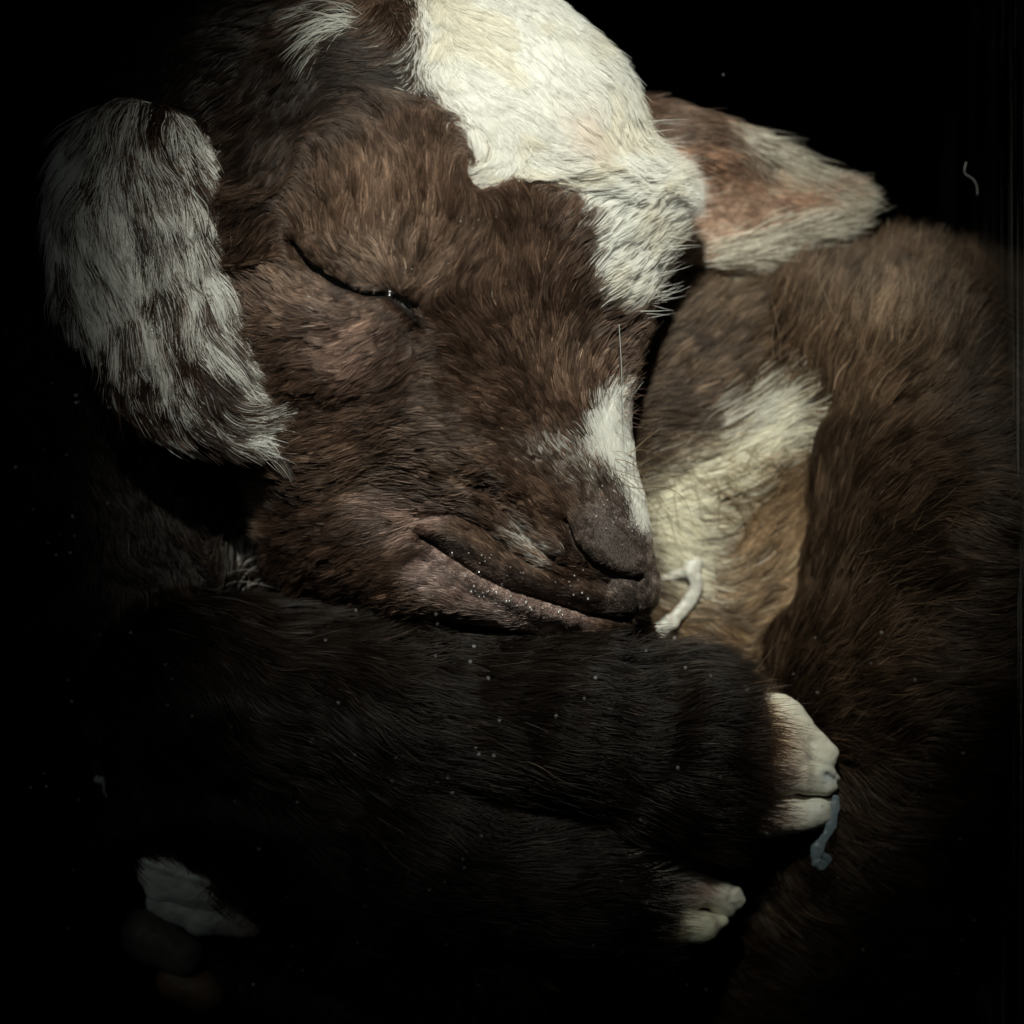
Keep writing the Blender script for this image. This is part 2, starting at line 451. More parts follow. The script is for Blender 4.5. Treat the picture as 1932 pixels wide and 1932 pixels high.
names = list(groups)
KJ = {'left ear': 14, 'right ear': 14, 'head': 0}
F = None; gid = None
for i, n in enumerate(names):
    g = groups[n]
    if F is None: F = g.copy(); gid = np.zeros(F.shape, np.int8)
    else:
        gid[g < F] = i
        F = smin(F, g, {'left ear': 10, 'right ear': 20, 'neck': 60, 'torso': 40, 'thigh': 90}.get(n, 18))
    groups[n] = None
F = np.maximum(F, (G.xs - 925)[:, None, None]); F = np.maximum(F, (-G.xs - 935)[:, None, None])
sdf, grad = sampler(G, F)
print('field', round(time.time() - T0, 1))
V, Q = surface_nets(G, F)
print('mesh', V.shape, Q.shape, round(time.time() - T0, 1))

def group_of(p):
    i = [np.clip(np.searchsorted(a, p[:, k]), 0, len(a) - 1) for k, a in enumerate((G.xs, G.ds, G.zs))]
    return gid[i[0], i[1], i[2]]
def uv(p):
    k = D / (D - p[:, 1]); return 966 + p[:, 0] * k, 966 - p[:, 2] * k

# ------------------------------------------------------------------ coat colours
def c3(*a): return np.array(a, float)
BROWN = c3(0.073, 0.045, 0.032); DARKB = c3(0.022, 0.0125, 0.0085); LIGHTB = c3(0.20, 0.130, 0.092); WHITE = c3(0.79, 0.78, 0.72)
CREAM = c3(0.87, 0.82, 0.64); BLACKB = c3(0.030, 0.020, 0.015); TAN = c3(0.14, 0.092, 0.055); MAUVE = c3(0.15, 0.118, 0.104)
PINK = c3(0.36, 0.24, 0.20); EARPINK = c3(0.44, 0.26, 0.175)
BLAZE = [(760, -200), (775, 0), (792, 80), (806, 150), (836, 212), (876, 262), (918, 300), (900, 322), (915, 338), (975, 345), (1030, 350), (1058, 385),
         (1078, 430), (1090, 480), (1090, 540), (1104, 580), (1140, 606), (1172, 612), (1215, 575), (1250, 500), (1330, 480), (1350, 300), (1280, 200), (1180, 80), (1080, -60)]
SNIP = [(1138, 775), (1156, 748), (1180, 760), (1202, 850), (1224, 950), (1240, 1010), (1212, 1000), (1190, 955), (1165, 905), (1135, 880), (1112, 850), (1124, 805)]
BELLY = [(1150, 960), (1200, 915), (1290, 872), (1370, 825), (1430, 778), (1475, 768), (1490, 810), (1470, 862), (1410, 900), (1335, 938), (1300, 990), (1315, 1080), (1250, 1110), (1190, 1060)]

def blend(col, w, c):
    w = np.clip(w, 0, 1)[:, None]; return col * (1 - w) + c * w
def blob(u, v, x, y, r, ry=None):
    return np.exp(-(((u - x) / r) ** 2 + ((v - y) / (ry or r)) ** 2))

def coat(u, v, g, fine):
    """coat colour of the animal at a root; fine = jitter for ragged borders"""
    n = len(u)
    ju = u + (fbm(u / 30, v / 30, 3) - .5) * 26 + fine[:, 0] * 9; jv = v + (fbm(u / 30, v / 30, 9) - .5) * 26 + fine[:, 1] * 9
    big = fbm(u / 120, v / 120, 5); med = fbm(u / 35, v / 35, 6)
    col = np.tile(BROWN, (n, 1))
    h = g == names.index('head')
    col = blend(col, (big - .5) * 1.5, LIGHTB); col = blend(col, (.5 - big) * 1.5, DARKB)
    # head
    c = col.copy()
    for x, y, r, ry, k, cc in [(650, 420, 130, 90, .55, LIGHTB), (730, 500, 60, 55, .7, c3(.26, .18, .135)), (650, 610, 120, 60, .6, c3(.17, .115, .09)), (560, 540, 60, 70, .5, LIGHTB),
                               (700, 640, 70, 50, .4, PINK), (960, 480, 100, 110, .75, DARKB), (780, 620, 60, 30, .6, DARKB), (860, 700, 110, 60, .5, DARKB),
                               (695, 150, 125, 150, 1.0, BLACKB*.6), (540, 130, 190, 220, 1.0, BLACKB*.55), (520, 360, 60, 140, .6, BLACKB), (880, 280, 90, 60, .45, DARKB), (1060, 690, 90, 60, .3, LIGHTB),
                               (640, 850, 110, 50, .45, LIGHTB), (790, 870, 130, 40, .35, LIGHTB), (560, 1040, 100, 60, .5, DARKB), (780, 960, 60, 30, .5, PINK)]:
        c = blend(c, blob(u, v, x, y, r, ry) * k, cc)
    c = blend(c, smooth(0.0, 1.0, 1.4 - polydist(u, v, [(1145, 1000), (1190, 1050), (1212, 1120)]) / 62), MAUVE)                  # nose leather
    c = blend(c, np.clip(1.6 - polydist(u, v, [(835, 1075), (890, 1108), (970, 1145), (1080, 1176)]) / 32, 0, 1) * .95, c3(.34, .235, .205))    # bare lower lip
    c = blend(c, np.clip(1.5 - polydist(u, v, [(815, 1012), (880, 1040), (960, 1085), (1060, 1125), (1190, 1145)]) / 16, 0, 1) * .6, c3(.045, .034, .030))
    c = blend(c, np.clip(1.5 - polydist(u, v, [(790, 1010), (800, 985), (860, 975)]) / 24, 0, 1) * .6, c3(.26, .17, .14))
    c = blend(c, smooth(12, 7, polydist(u, v, [(555, 465), (590, 505), (640, 537), (690, 552), (738, 557), (772, 582), (803, 615)])) * .9, c3(.012, .008, .007))  # dark lid margin, also painting the shade in the eye crease
    sb = np.where(v < 400, 15, 7); pb = psd(ju + fine[:, 0] * (sb - 7), jv + fine[:, 1] * (sb - 7), BLAZE)
    wh = blend(np.tile(WHITE, (n, 1)), smooth(.5, .75, fbm(u / 45 + v / 90, v / 60 - u / 120, 19)) * .7, c3(.72, .66, .52))
    wsh = smooth(-8, 9, pb)[:, None]; c = c * (1 - wsh) + wh * wsh
    c = blend(c, blob(u, v, 1060, 225, 42, 60) * .45, c3(.75, .55, .42)); 
    c = blend(c, smooth(-8, 5, psd(ju, jv, SNIP)), WHITE * .95)
    fle = (np.exp(-(polydist(u, v, [(985, 1015), (1010, 1035), (1040, 1050)]) / 22) ** 2) + .9 * blob(u, v, 1065, 862, 46, 24) + .6 * blob(u, v, 1110, 900, 40, 30)) * (_hash(np.floor(u / 3), np.floor(v / 3), 4) > .62)
    c = blend(c, fle * .9, WHITE * .8)
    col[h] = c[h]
    # left ear: roan, whiter along the top and middle, browner towards the tip
    e = g == names.index('left ear')
    along = (v - 170) / 680
    ax_ = [(235, 150), (262, 330), (300, 480), (372, 650), (450, 740), (560, 800)]; bd = np.full(n, 1e9); ac = np.zeros(n)
    for k in range(5):
        (x0, y0), (x1, y1) = ax_[k], ax_[k + 1]; dx, dy = x1 - x0, y1 - y0; t = np.clip(((u - x0) * dx + (v - y0) * dy) / (dx * dx + dy * dy), 0, 1)
        dd = np.hypot(u - x0 - t * dx, v - y0 - t * dy); m = dd < bd; bd = np.where(m, dd, bd); ac = np.where(m, np.sign(dx * (v - y0) - dy * (u - x0)) * dd, ac)
    st = fbm(ac / 11 + 40, v / 210, 31, 2)
    pw = .74 - .80 * smooth(.4, .85, along) - .4 * blob(u, v, 370, 640, 40, 130) + 2.6 * (st - .5)
    pw = pw - .8 * blob(u, v, 400, 300, 50, 60) - .5 * blob(u, v, 190, 330, 35, 50) + .55 * smooth(60, 10, polydist(u, v, [(400, 830), (470, 800), (530, 770), (520, 720)]))
    ce = blend(np.tile(c3(.042, .025, .018), (n, 1)), smooth(.25, .85, pw + fine[:, 2] * .28), c3(.78, .77, .72))
    ce = blend(ce, smooth(26, 8, polydist(u, v, [(425, 290), (455, 370), (480, 460), (495, 540)])) * .5, c3(.45, .36, .24))
    col[e] = ce[e]
    # right ear
    e = g == names.index('right ear')
    edge = polydist(u, v, [(1400, 225), (1480, 290), (1560, 330), (1640, 375), (1560, 430), (1450, 480), (1290, 515)])
    cr = blend(np.tile(EARPINK, (n, 1)), blob(u, v, 1410, 290, 80, 36) * 1.1, c3(.13, .075, .05))
    cr = blend(cr, smooth(-.02, .5, np.where(v < 280, 1, 0) * .6), c3(.14, .09, .065))
    cr = blend(cr, smooth(70, 22, edge + fine[:, 0] * 18) * (.25 + .75 * (fbm((u + v * .2) / 60, v / 9, 88) + fine[:, 1] * .12 > .47)), c3(.74, .70, .58))
    col[e] = cr[e]
    # torso
    e = g == names.index('torso')
    ct = blend(np.tile(c3(.062, .040, .026), (n, 1)), (big - .45) * 1.3, TAN)
    ct = blend(ct, smooth(250, 60, polydist(u, v, [(1380, 1000), (1440, 1080), (1300, 1180)])), c3(.17, .112, .066))
    ct = blend(ct, smooth(-26, 26, psd(ju + fine[:, 0] * 14, jv + fine[:, 1] * 14, BELLY)), CREAM)
    ct = blend(ct, blob(u, v, 1455, 1180, 40, 90) * .95, c3(.62, .44, .29))
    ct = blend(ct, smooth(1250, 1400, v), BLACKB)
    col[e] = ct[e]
    e = g == names.index('thigh')
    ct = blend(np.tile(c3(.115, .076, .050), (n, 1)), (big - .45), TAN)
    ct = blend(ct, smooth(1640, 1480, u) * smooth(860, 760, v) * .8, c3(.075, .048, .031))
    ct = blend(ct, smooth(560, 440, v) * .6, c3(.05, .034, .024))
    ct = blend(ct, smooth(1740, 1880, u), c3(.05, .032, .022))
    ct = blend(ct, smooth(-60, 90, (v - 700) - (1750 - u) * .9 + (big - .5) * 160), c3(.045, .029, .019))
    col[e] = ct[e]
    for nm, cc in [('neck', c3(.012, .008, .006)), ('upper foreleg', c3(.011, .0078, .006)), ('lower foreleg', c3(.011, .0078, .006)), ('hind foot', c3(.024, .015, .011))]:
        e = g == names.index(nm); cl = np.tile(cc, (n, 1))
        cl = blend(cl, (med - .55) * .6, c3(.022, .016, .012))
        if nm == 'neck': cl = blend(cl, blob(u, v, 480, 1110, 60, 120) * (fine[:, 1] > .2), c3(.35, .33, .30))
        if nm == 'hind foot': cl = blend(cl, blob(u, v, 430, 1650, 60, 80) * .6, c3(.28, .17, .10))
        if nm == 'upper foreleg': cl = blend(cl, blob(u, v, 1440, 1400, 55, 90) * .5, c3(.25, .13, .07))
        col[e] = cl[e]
    return col

# ------------------------------------------------------------------ hair flow: (x, y, dx, dy) with y down
FLOW = {
 'head': [(800, 40, .4, .9), (850, 180, .55, .8), (885, 262, .5, .75), (925, 318, -.7, .6), (955, 215, .75, .65), (900, 100, .7, .7), (1000, 60, .6, .8), (1100, 120, .6, .8),
          (1180, 230, .5, .85), (1230, 300, .8, .6), (1275, 350, 1, .1), (1255, 400, 1, -.3), (1200, 440, .9, -.5), (1180, 500, .85, -.5), (1130, 520, .5, -.85), (1150, 590, .75, -.65),
          (1120, 420, .75, -.65), (1070, 400, .5, -.8), (1030, 300, .7, .4), (980, 290, .3, .8), (1040, 180, .3, .9), (1090, 240, .6, .7), (1150, 350, 1, .05), (1080, 330, .9, .2), (1100, 295, .8, .5),
          (1165, 690, .45, -.9), (1100, 700, .05, -1), (1010, 600, -.1, -1), (1000, 450, -.1, -1), (980, 380, -.3, -.7), (900, 650, -.5, -.75), (950, 760, -.85, -.45), (1050, 800, -.5, -.85),
          (1150, 850, -.15, -1), (1100, 880, -.6, -.75), (1000, 900, -.85, -.5), (1180, 940, -.2, -1), (1150, 1020, -.4, -.9), (1100, 1080, -.85, -.5), (1000, 1040, -.85, -.5), (920, 980, -.9, -.4),
          (850, 900, -1, -.25), (760, 880, -1, .05), (650, 870, -1, .15), (560, 900, -1, .2), (620, 980, -1, .15), (720, 960, -1, .05), (600, 1060, -.9, .4), (740, 1060, -.9, .2),
          (900, 1130, -.9, -.3), (1050, 1170, -.9, -.3), (850, 800, -1, -.1), (740, 800, -1, .1), (620, 790, -1, .1), (540, 800, -1, .1),
          (740, 610, -.55, .8), (700, 590, -.8, .5), (640, 585, -.9, .3), (580, 560, -.95, -.1), (520, 540, -.8, -.5), (600, 650, -.95, .3), (680, 680, -.8, .55), (760, 680, -.6, .7), (540, 680, -1, .2),
          (800, 650, -.9, .1), (860, 600, -.6, -.6), (560, 440, -.35, -.9), (640, 470, -.75, -.6), (600, 400, -.25, -.95), (700, 490, -.7, -.7), (740, 480, -.2, -1), (745, 400, 0, -1), (680, 400, -.1, -1),
          (800, 470, .45, -.85), (790, 540, .8, -.5), (860, 500, .7, -.7), (850, 380, .25, -.95), (780, 320, 0, -1), (700, 320, -.05, -1), (600, 320, -.1, -1),
          (720, 140, -.8, .1), (785, 110, -.2, .9), (640, 160, -.9, .3), (560, 180, -.5, .8), (700, 200, -.7, -.5), (500, 60, -.8, .5), (520, 300, -.4, .9), (500, 450, -.5, .6), (740, 245, -.3, -.9), (820, 250, .1, -.8), (850, 300, .2, -.9)],
 'left ear': [(250, 200, -.1, 1), (140, 280, -.55, .8), (300, 400, .25, 1), (380, 230, .4, .9), (380, 350, .5, .9), (430, 430, .35, .95), (250, 550, .12, 1), (130, 500, .05, 1), (350, 600, .3, 1), (430, 560, .45, .9),
              (440, 640, .7, .7), (500, 700, .95, .35), (420, 740, .75, .6), (480, 800, 1, -.15), (400, 820, .8, .5), (300, 720, .3, 1), (230, 700, .12, 1), (200, 250, -.3, .9)],
 'right ear': [(1280, 220, 1, .1), (1420, 260, .9, .4), (1500, 320, .95, .25), (1600, 370, 1, .05), (1300, 340, 1, .1), (1380, 400, 1, .1), (1300, 500, 1, -.1), (1420, 480, 1, -.15), (1540, 430, 1, -.25)],
 'neck': [(300, 100, -.7, .5), (100, 300, -.3, 1), (200, 900, .1, 1), (400, 900, .3, .9), (300, 1150, .3, .9), (480, 1080, -.1, -1), (520, 1180, .2, 1), (100, 1300, .1, 1), (550, 1250, .6, .6)],
 'torso': [(1230, 580, .9, -.3), (1280, 700, .8, -.5), (1350, 620, .8, -.5), (1400, 600, .75, -.6), (1550, 520, .6, -.75), (1300, 850, .85, -.4), (1400, 800, .85, -.5), (1230, 950, .9, -.3), (1450, 850, .85, -.45), (1330, 900, .9, -.35),
           (1280, 1020, .5, .4), (1350, 1000, .6, .2), (1420, 1020, .3, -.8), (1330, 1120, .8, .3), (1250, 1150, .8, .4), (1420, 1120, .5, -.6), (1450, 1220, .6, -.5), (1380, 1200, .8, .3), (1700, 480, .6, -.7), (1850, 480, .5, -.8)],
 'thigh': [(1520, 700, .3, -.95), (1560, 600, .45, -.9), (1650, 580, .45, -.9), (1750, 560, .4, -.9), (1600, 750, .4, -.9), (1500, 850, .2, -1), (1700, 760, .8, -.5), (1800, 850, .95, -.1), (1560, 950, .5, -.8), (1700, 950, .85, -.4), (1850, 1000, .9, .2),
           (1540, 1100, .65, -.75), (1650, 1150, .8, -.55), (1800, 1200, .9, -.2), (1550, 1250, .8, -.55), (1650, 1350, .85, -.4), (1750, 1500, .7, .3), (1600, 1550, .6, .5)],
 'upper foreleg': [(400, 1250, .7, .6), (700, 1230, 1, .05), (700, 1380, .9, .3), (1000, 1250, 1, .05), (1000, 1400, .95, .2), (1300, 1290, 1, .0), (1300, 1400, 1, .12), (1400, 1450, .9, .35), (1300, 1520, .9, .4), (1440, 1340, 1, .15)],
 'lower foreleg': [(400, 1450, .6, .7), (700, 1500, .85, .4), (900, 1620, .9, .3), (1100, 1560, .9, .3), (1100, 1700, 1, .1), (1300, 1620, .8, .45), (1280, 1740, 1, .05)],
 'hind foot': [(700, 1600, -.3, .9), (560, 1620, -.2, 1), (450, 1620, -.5, .8), (600, 1750, -.5, .6), (900, 1800, .2, .8), (480, 1700, -.6, .7)],
}
def flow(u, v, g):
    out = np.zeros((len(u), 2))
    for i, n in enumerate(names):
        e = np.where(g == i)[0]
        if not len(e): continue
        f = np.array(FLOW[n], float); acc = np.zeros((len(e), 2)); uu = u[e]; vv = v[e]
        for x, y, dx, dy in f:
            wgt = 1.0 / (((uu - x) ** 2 + (vv - y) ** 2) / 900 + 0.3) ** 1.6
            l = math.hypot(dx, dy); acc[:, 0] += wgt * dx / l; acc[:, 1] += wgt * dy / l
        out[e] = acc
    out = norm(out)
    a = (fbm(u / 90, v / 90, 41) - .5) * 1.1 + (fbm(u / 30, v / 30, 43) - .5) * .35
    ca, sa = np.cos(a), np.sin(a)
    return np.stack([out[:, 0] * ca - out[:, 1] * sa, out[:, 0] * sa + out[:, 1] * ca], 1)

def hair_props(u, v, g):
    """length, spacing weight, thickness, lift"""
    L = np.full(len(u), 60.0); dens = np.full(len(u), 1.0); thick = np.full(len(u), 1.0); lift = np.full(len(u), .22)
    def s(nm, l, d, t, li):
        e = g == names.index(nm); L[e] = l; dens[e] = d; thick[e] = t; lift[e] = li
    s('head', 66, 1.35, .95, .13); s('left ear', 105, 1.1, 1.1, .13); s('right ear', 62, .9, 1.2, .2); s('neck', 80, .35, 1.5, .3); s('torso', 85, .8, 1.1, .22)
    s('thigh', 120, .7, 1.1, .26); s('upper foreleg', 135, .6, 1.0, .26); s('lower foreleg', 135, .6, 1.0, .26); s('hind foot', 75, .4, 1.4, .25)
    h = g == names.index('head')
    bl = psd(u, v, BLAZE)
    L = np.where(h & (bl > 0), 72, L)
    L = np.where(h & (bl > 0) & (v > 400), 74, L)
    L = np.where(h & (v < 260) & (u < 780), 75, L)
    L = np.where(h & (np.abs(bl) < 34) & (v < 420), L * .62, L); lift = np.where(h & (np.abs(bl) < 34) & (v < 420), .09, lift)
    uf = g == names.index('upper foreleg'); L = np.where(uf, L * (1 - .5 * smooth(1240, 1400, u)), L)
    lf = g == names.index('lower foreleg'); L = np.where(lf, L * (1 - .62 * smooth(1130, 1240, u)), L)
    hf = g == names.index('hind foot'); L = np.where(hf, L * (1 - .4 * smooth(560, 420, u)), L)
    nose = polydist(u, v, [(1140, 1000), (1190, 1050)])
    L = np.where(h, L * (0.16 + .84 * smooth(45, 110, nose)), L)
    lip = polydist(u, v, [(815, 1035), (880, 1078), (960, 1115), (1060, 1150), (1190, 1155)])
    L = np.where(h, L * (0.15 + .85 * smooth(14, 62, lip)), L)
    eye = polydist(u, v, [(560, 470), (620, 530), (690, 556), (738, 565), (800, 615)])
    L = np.where(h, L * (0.32 + .68 * smooth(5, 90, eye)), L)
    muz = smooth(500, 200, np.hypot(u - 1150, v - 1050))
    L = np.where(h, L * (1 - .5 * muz), L)
    e = g == names.index('right ear')
    cent = np.exp(-(((u - 1340) / 150) ** 2 + ((v - 390) / 90) ** 2) ** 1.5)
    L = np.where(e, L * (1 - .92 * cent) + 5, L)
    t = g == names.index('torso')
    L = np.where(t & (psd(u, v, BELLY) > 0), 60, L)
    return L, dens, thick, lift

# ------------------------------------------------------------------ the goat
goat = bpy.data.objects.new('goat_kid', None); C.objects.link(goat)
tag(goat, 'curled up newborn goat kid with brown coat and white blaze inside the glass jar', 'goat')
gv = group_of(V)
u, v = uv(V)
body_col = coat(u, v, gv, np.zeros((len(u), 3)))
body = mesh_obj('body', V, Q, M_skin, goat, body_col * (.35 + .6 * smooth(.3, .6, body_col.mean(1)))[:, None])  # skin darkened below the fur, painting the shade between hairs
print('body', round(time.time() - T0, 1))

NH = 1100000
def scatter(n):
    q = V[Q]; a = np.linalg.norm(np.cross(q[:, 1] - q[:, 0], q[:, 2] - q[:, 0]), axis=1) * .5 + np.linalg.norm(np.cross(q[:, 2] - q[:, 0], q[:, 3] - q[:, 0]), axis=1) * .5
    c = q.mean(1); uu, vv = uv(c); gg = group_of(c); nn = grad(c)
    L, dens, th, li = hair_props(uu, vv, gg)
    wgt = a * dens
    vis = (nn[:, 1] > -.45) & (uu > -110) & (uu < 2040) & (vv > -110) & (vv < 2040)
    wgt = wgt * vis * np.where(nn[:, 1] < 0, .4, 1)
    # hair is shorter near nose and lips, so more of it
    wgt = wgt * np.clip(45 / L, 1, 2.2)
    i = rng.choice(len(Q), n, p=wgt / wgt.sum())
    s, t = rng.random(n)[:, None], rng.random(n)[:, None]; k = q[i]
    p = (k[:, 0] * (1 - s) + k[:, 1] * s) * (1 - t) + (k[:, 3] * (1 - s) + k[:, 2] * s) * t
    return p

def grow(p0, L, thick, lift, g, m=6, jit=.16, wave=1.0, flowfn=None, sink=2.0, straight=False):
    n = len(p0); P = np.zeros((n, m, 3)); n0 = grad(p0)
    p = p0 - n0 * sink; P[:, 0] = p
    ja = rng.normal(0, jit, n); ph = rng.random((n, 2)) * 6.28; wa = rng.random(n) * wave
    step = L / (m - 1)
    for k in range(1, m):
        t = k / (m - 1)
        uu, vv = uv(p); fl = (flowfn or flow)(uu, vv, g)
        a = ja + .16 * wa * np.sin(ph[:, 0] + t * 5)
        ca, sa = np.cos(a), np.sin(a)
        f3 = np.stack([fl[:, 0] * ca - fl[:, 1] * sa, np.zeros(n), -(fl[:, 0] * sa + fl[:, 1] * ca)], 1)
        nn = norm(grad(p) * .45 + n0 * .55)
        # keep the picture-plane direction, lean it into the surface
        ou = (f3 * nn).sum(1, keepdims=True)
        tdir = norm(f3 - nn * np.where(ou < 0, ou, ou * .45))
        if straight:
            p = p + norm(f3 + n0 * (lift * (1 - 1.3 * t))[:, None]) * step[:, None]; P[:, k] = p; continue
        rise = lift * (1.9 * (1 - t) ** 1.2 + .12)
        p = p + norm(tdir + nn * rise[:, None]) * step[:, None]
        dist = sdf(p); need = (L * lift * .35 * t + 1.0)
        p = p + grad(p) * np.clip(need - dist, 0, 30)[:, None]
        P[:, k] = p
    return P

def clump(P, u, v, size, strength, seed):
    """pull tips together: hairs of a cell gather on the one nearest the cell's seed"""
    ci = np.floor(u / size); cj = np.floor(v / size); best = np.full(len(u), 1e18); key = np.zeros(len(u), np.int64)
    for a in (-1, 0, 1):
        for b in (-1, 0, 1):
            i, j = ci + a, cj + b
            sx = (i + .15 + .7 * _hash(i, j, seed)) * size; sy = (j + .15 + .7 * _hash(i, j, seed + 1)) * size
            dd = (u - sx) ** 2 + (v - sy) ** 2; m = dd < best
            best = np.where(m, dd, best); key = np.where(m, ((i + 5000) * 20000 + j + 5000).astype(np.int64), key)
    order = np.lexsort((best, key)); ks = key[order]; first = np.r_[True, ks[1:] != ks[:-1]]
    grp = np.cumsum(first) - 1; rep = order[first][grp]
    lead = np.zeros(len(u), np.int64); lead[order] = rep
    t = np.linspace(0, 1, P.shape[1])[None, :, None] ** 1.4
    delta = P[lead] - P[lead][:, :1] - (P - P[:, :1])
    st = strength[:, None, None] if np.ndim(strength) else strength
    gap = np.linalg.norm(P[lead][:, 0] - P[:, 0], axis=1)
    st = st * np.clip(2.2 - gap / size, 0, 1)[:, None, None]
    return P + (P[lead] - P) * t * st, (_hash(key // 20000, key % 20000, seed + 5))

p0 = scatter(NH)
u, v = uv(p0); g = group_of(p0)
L, dens, thick, lift = hair_props(u, v, g)
# no coat on bare nose leather or inside the mouth and eye creases
bare = polydist(u, v, [(1145, 1010), (1185, 1050)]) < 25
crease = np.minimum(polydist(u, v, [(555, 465), (590, 505), (640, 537), (690, 552), (738, 557), (772, 582), (803, 615)]), polydist(u, v, [(1070, 985), (1085, 1025), (1120, 1062), (1165, 1087), (1205, 1093)]))
crease = np.minimum(crease, polydist(u, v, [(800, 1015), (850, 1050), (905, 1086), (970, 1115), (1040, 1136), (1110, 1158), (1170, 1168), (1215, 1162)]))
keep = ~((g == 0) & (crease < 8)) & ~((g == 0) & bare & (rng.random(NH) < .8))
p0 = p0[keep]; u, v, g, L, thick, lift = u[keep], v[keep], g[keep], L[keep], thick[keep], lift[keep]
L = L * (0.65 + .7 * rng.random(len(L)))
P = grow(p0, L, thick, lift, g)
print('grown', len(p0), round(time.time() - T0, 1))
head_i = names.index('head'); ear_i = names.index('left ear')
cs = np.where(g == head_i, .68, .72); cs = np.where(g == ear_i, .72, cs); cs = np.where(g == names.index('right ear'), .3, cs)
cs = cs * smooth(14, 40, L)
P, h1 = clump(P, u, v, 10, cs, 71)
wz = (g == head_i) & (psd(u, v, BLAZE) > 0)
P, h2 = clump(P, u, v, 46, cs * np.where(wz, .40, np.where(g == head_i, .28, .45)), 75)
P = P
fine = rng.normal(0, 1, (len(u), 3))
fine[g == ear_i, 2] += ((h1 - .5) * 3.4 + (h2 - .5) * 1.0)[g == ear_i]
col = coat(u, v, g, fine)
var = .82 * np.exp(rng.normal(0, .55, len(u)) + (h1 - .5) * 1.1 + (h2 - .5) * .6)
bright = col.mean(1)
var = np.where(bright > .4, 1.02 - np.abs(rng.normal(0, .10, len(u))) - .14 * h1, var)
col = np.clip(col * var[:, None], 0, .88)
lone = (rng.random(len(u)) < .012) & (bright < .2)
col[lone] = col[lone] * 2.6 + .03
tt = np.linspace(0, 1, P.shape[1])
R = (0.80 * thick[:, None] * (0.75 + .5 * rng.random((len(u), 1)))) * np.clip(1.12 - tt[None] ** 2.2, .12, 1) * np.clip(L / 40, .55, 1.1)[:, None]
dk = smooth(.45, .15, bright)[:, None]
colp = col[:, None] * ((0.80 - .48 * dk) + (.30 + .62 * dk) * tt[None])[..., None]  # hair lightens to the tip; dark roots also paint shade between strands
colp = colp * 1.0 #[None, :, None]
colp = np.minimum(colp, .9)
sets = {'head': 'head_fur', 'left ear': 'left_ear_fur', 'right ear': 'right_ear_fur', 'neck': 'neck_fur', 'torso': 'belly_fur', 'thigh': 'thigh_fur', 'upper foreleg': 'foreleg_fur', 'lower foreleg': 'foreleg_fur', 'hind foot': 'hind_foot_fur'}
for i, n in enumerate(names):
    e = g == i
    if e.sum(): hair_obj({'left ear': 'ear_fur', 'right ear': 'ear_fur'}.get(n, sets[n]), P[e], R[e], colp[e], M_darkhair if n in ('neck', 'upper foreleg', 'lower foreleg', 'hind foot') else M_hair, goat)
print('hair', round(time.time() - T0, 1))

# ------------------------------------------------------------------ details
def depth_at(px, py, d0=440.0, d1=-700.0):
    """depth of the nearest point of the animal's skin behind a point of the jar's front"""
    px = np.atleast_1d(np.asarray(px, float)); py = np.atleast_1d(np.asarray(py, float))
    dd = np.full(px.shape, np.nan); d = d0
    while d > d1:
        f = (D - d) / D; p = np.stack([(px - 966) * f, np.full(px.shape, d), (966 - py) * f], 1)
        hit = (sdf(p) < 0) & np.isnan(dd); dd[hit] = d; d -= 5
    return np.where(np.isnan(dd), -300, dd)

def local_mesh(name, prims, k, step, mat, parent, colfn, lines=(), rough=0.0, cuts=(), pad=12):
    lo = np.min([p[1] for p in prims], 0) + MARG - pad; hi = np.max([p[2] for p in prims], 0) - MARG + pad
    g = Grid(*[np.arange(lo[a], hi[a] + step, step) for a in range(3)])
    f = build_field(g, prims, k)
    for c in cuts: subtract(g, f, c, 8)
    for ln in lines: groove(g, f, ln[0], ln[1], ln[2], -900)
    if rough:
        X, Y, Z = np.meshgrid(g.xs, g.ds, g.zs, indexing='ij')
        f = f + ((fbm(X / 22 + Y / 40, Z / 22, 77) - .5) * rough + (fbm(X / 7, Z / 7 + Y / 15, 79) - .5) * rough * .25).astype(np.float32)
    v_, q_ = surface_nets(g, f)
    uu, vv = uv(v_)
    return mesh_obj(name, v_, q_, mat, parent, colfn(uu, vv))

WAX = c3(.62, .60, .50); WAXB = c3(.50, .54, .52)
def hoofcol(tints, base=WAX):
    def f(uu, vv):
        c = np.tile(base, (len(uu), 1)) * (0.9 + .2 * fbm(uu / 20, vv / 20, 3))[:, None]
        for x, y, r, ry, k, cc in tints: c = blend(c, blob(uu, vv, x, y, r, ry) * k, cc)
        return c
    return f
A1 = hoofcol([(1395, 1400, 70, 70, 1.2, c3(.36, .19, .10)), (1440, 1350, 30, 30, .5, c3(.35, .2, .11)), (1478, 1405, 38, 45, .65, c3(.50, .31, .20)), (1490, 1462, 36, 26, .7, c3(.33, .23, .19)), (1430, 1490, 50, 30, .8, c3(.22, .2, .22)), (1565, 1468, 18, 16, .7, c3(.42, .48, .5))])
h1o = local_mesh('hoof', [ell((1450, 1405, 58), (88, 66, 96)), ell((1395, 1402, 60), (70, 66, 92)), ell((1530, 1442, 60), (48, 30, 42)), rcone((1468, 1358, 62), (1573, 1420, 60), 46, 11), rcone((1476, 1452, 66), (1556, 1482, 60), 46, 20), rcone((1540, 1460, 56), (1572, 1474, 52), 24, 13)], 14, 4, M_hoof, goat, A1,
    lines=[([(1530, 1434), (1550, 1442), (1575, 1446)], 5, 6), ([(1560, 1462), (1585, 1480)], 8, 5), ([(1450, 1330), (1500, 1380), (1525, 1440), (1520, 1490)], -6, 9), ([(1480, 1350), (1530, 1400)], 4, 9)], rough=6)
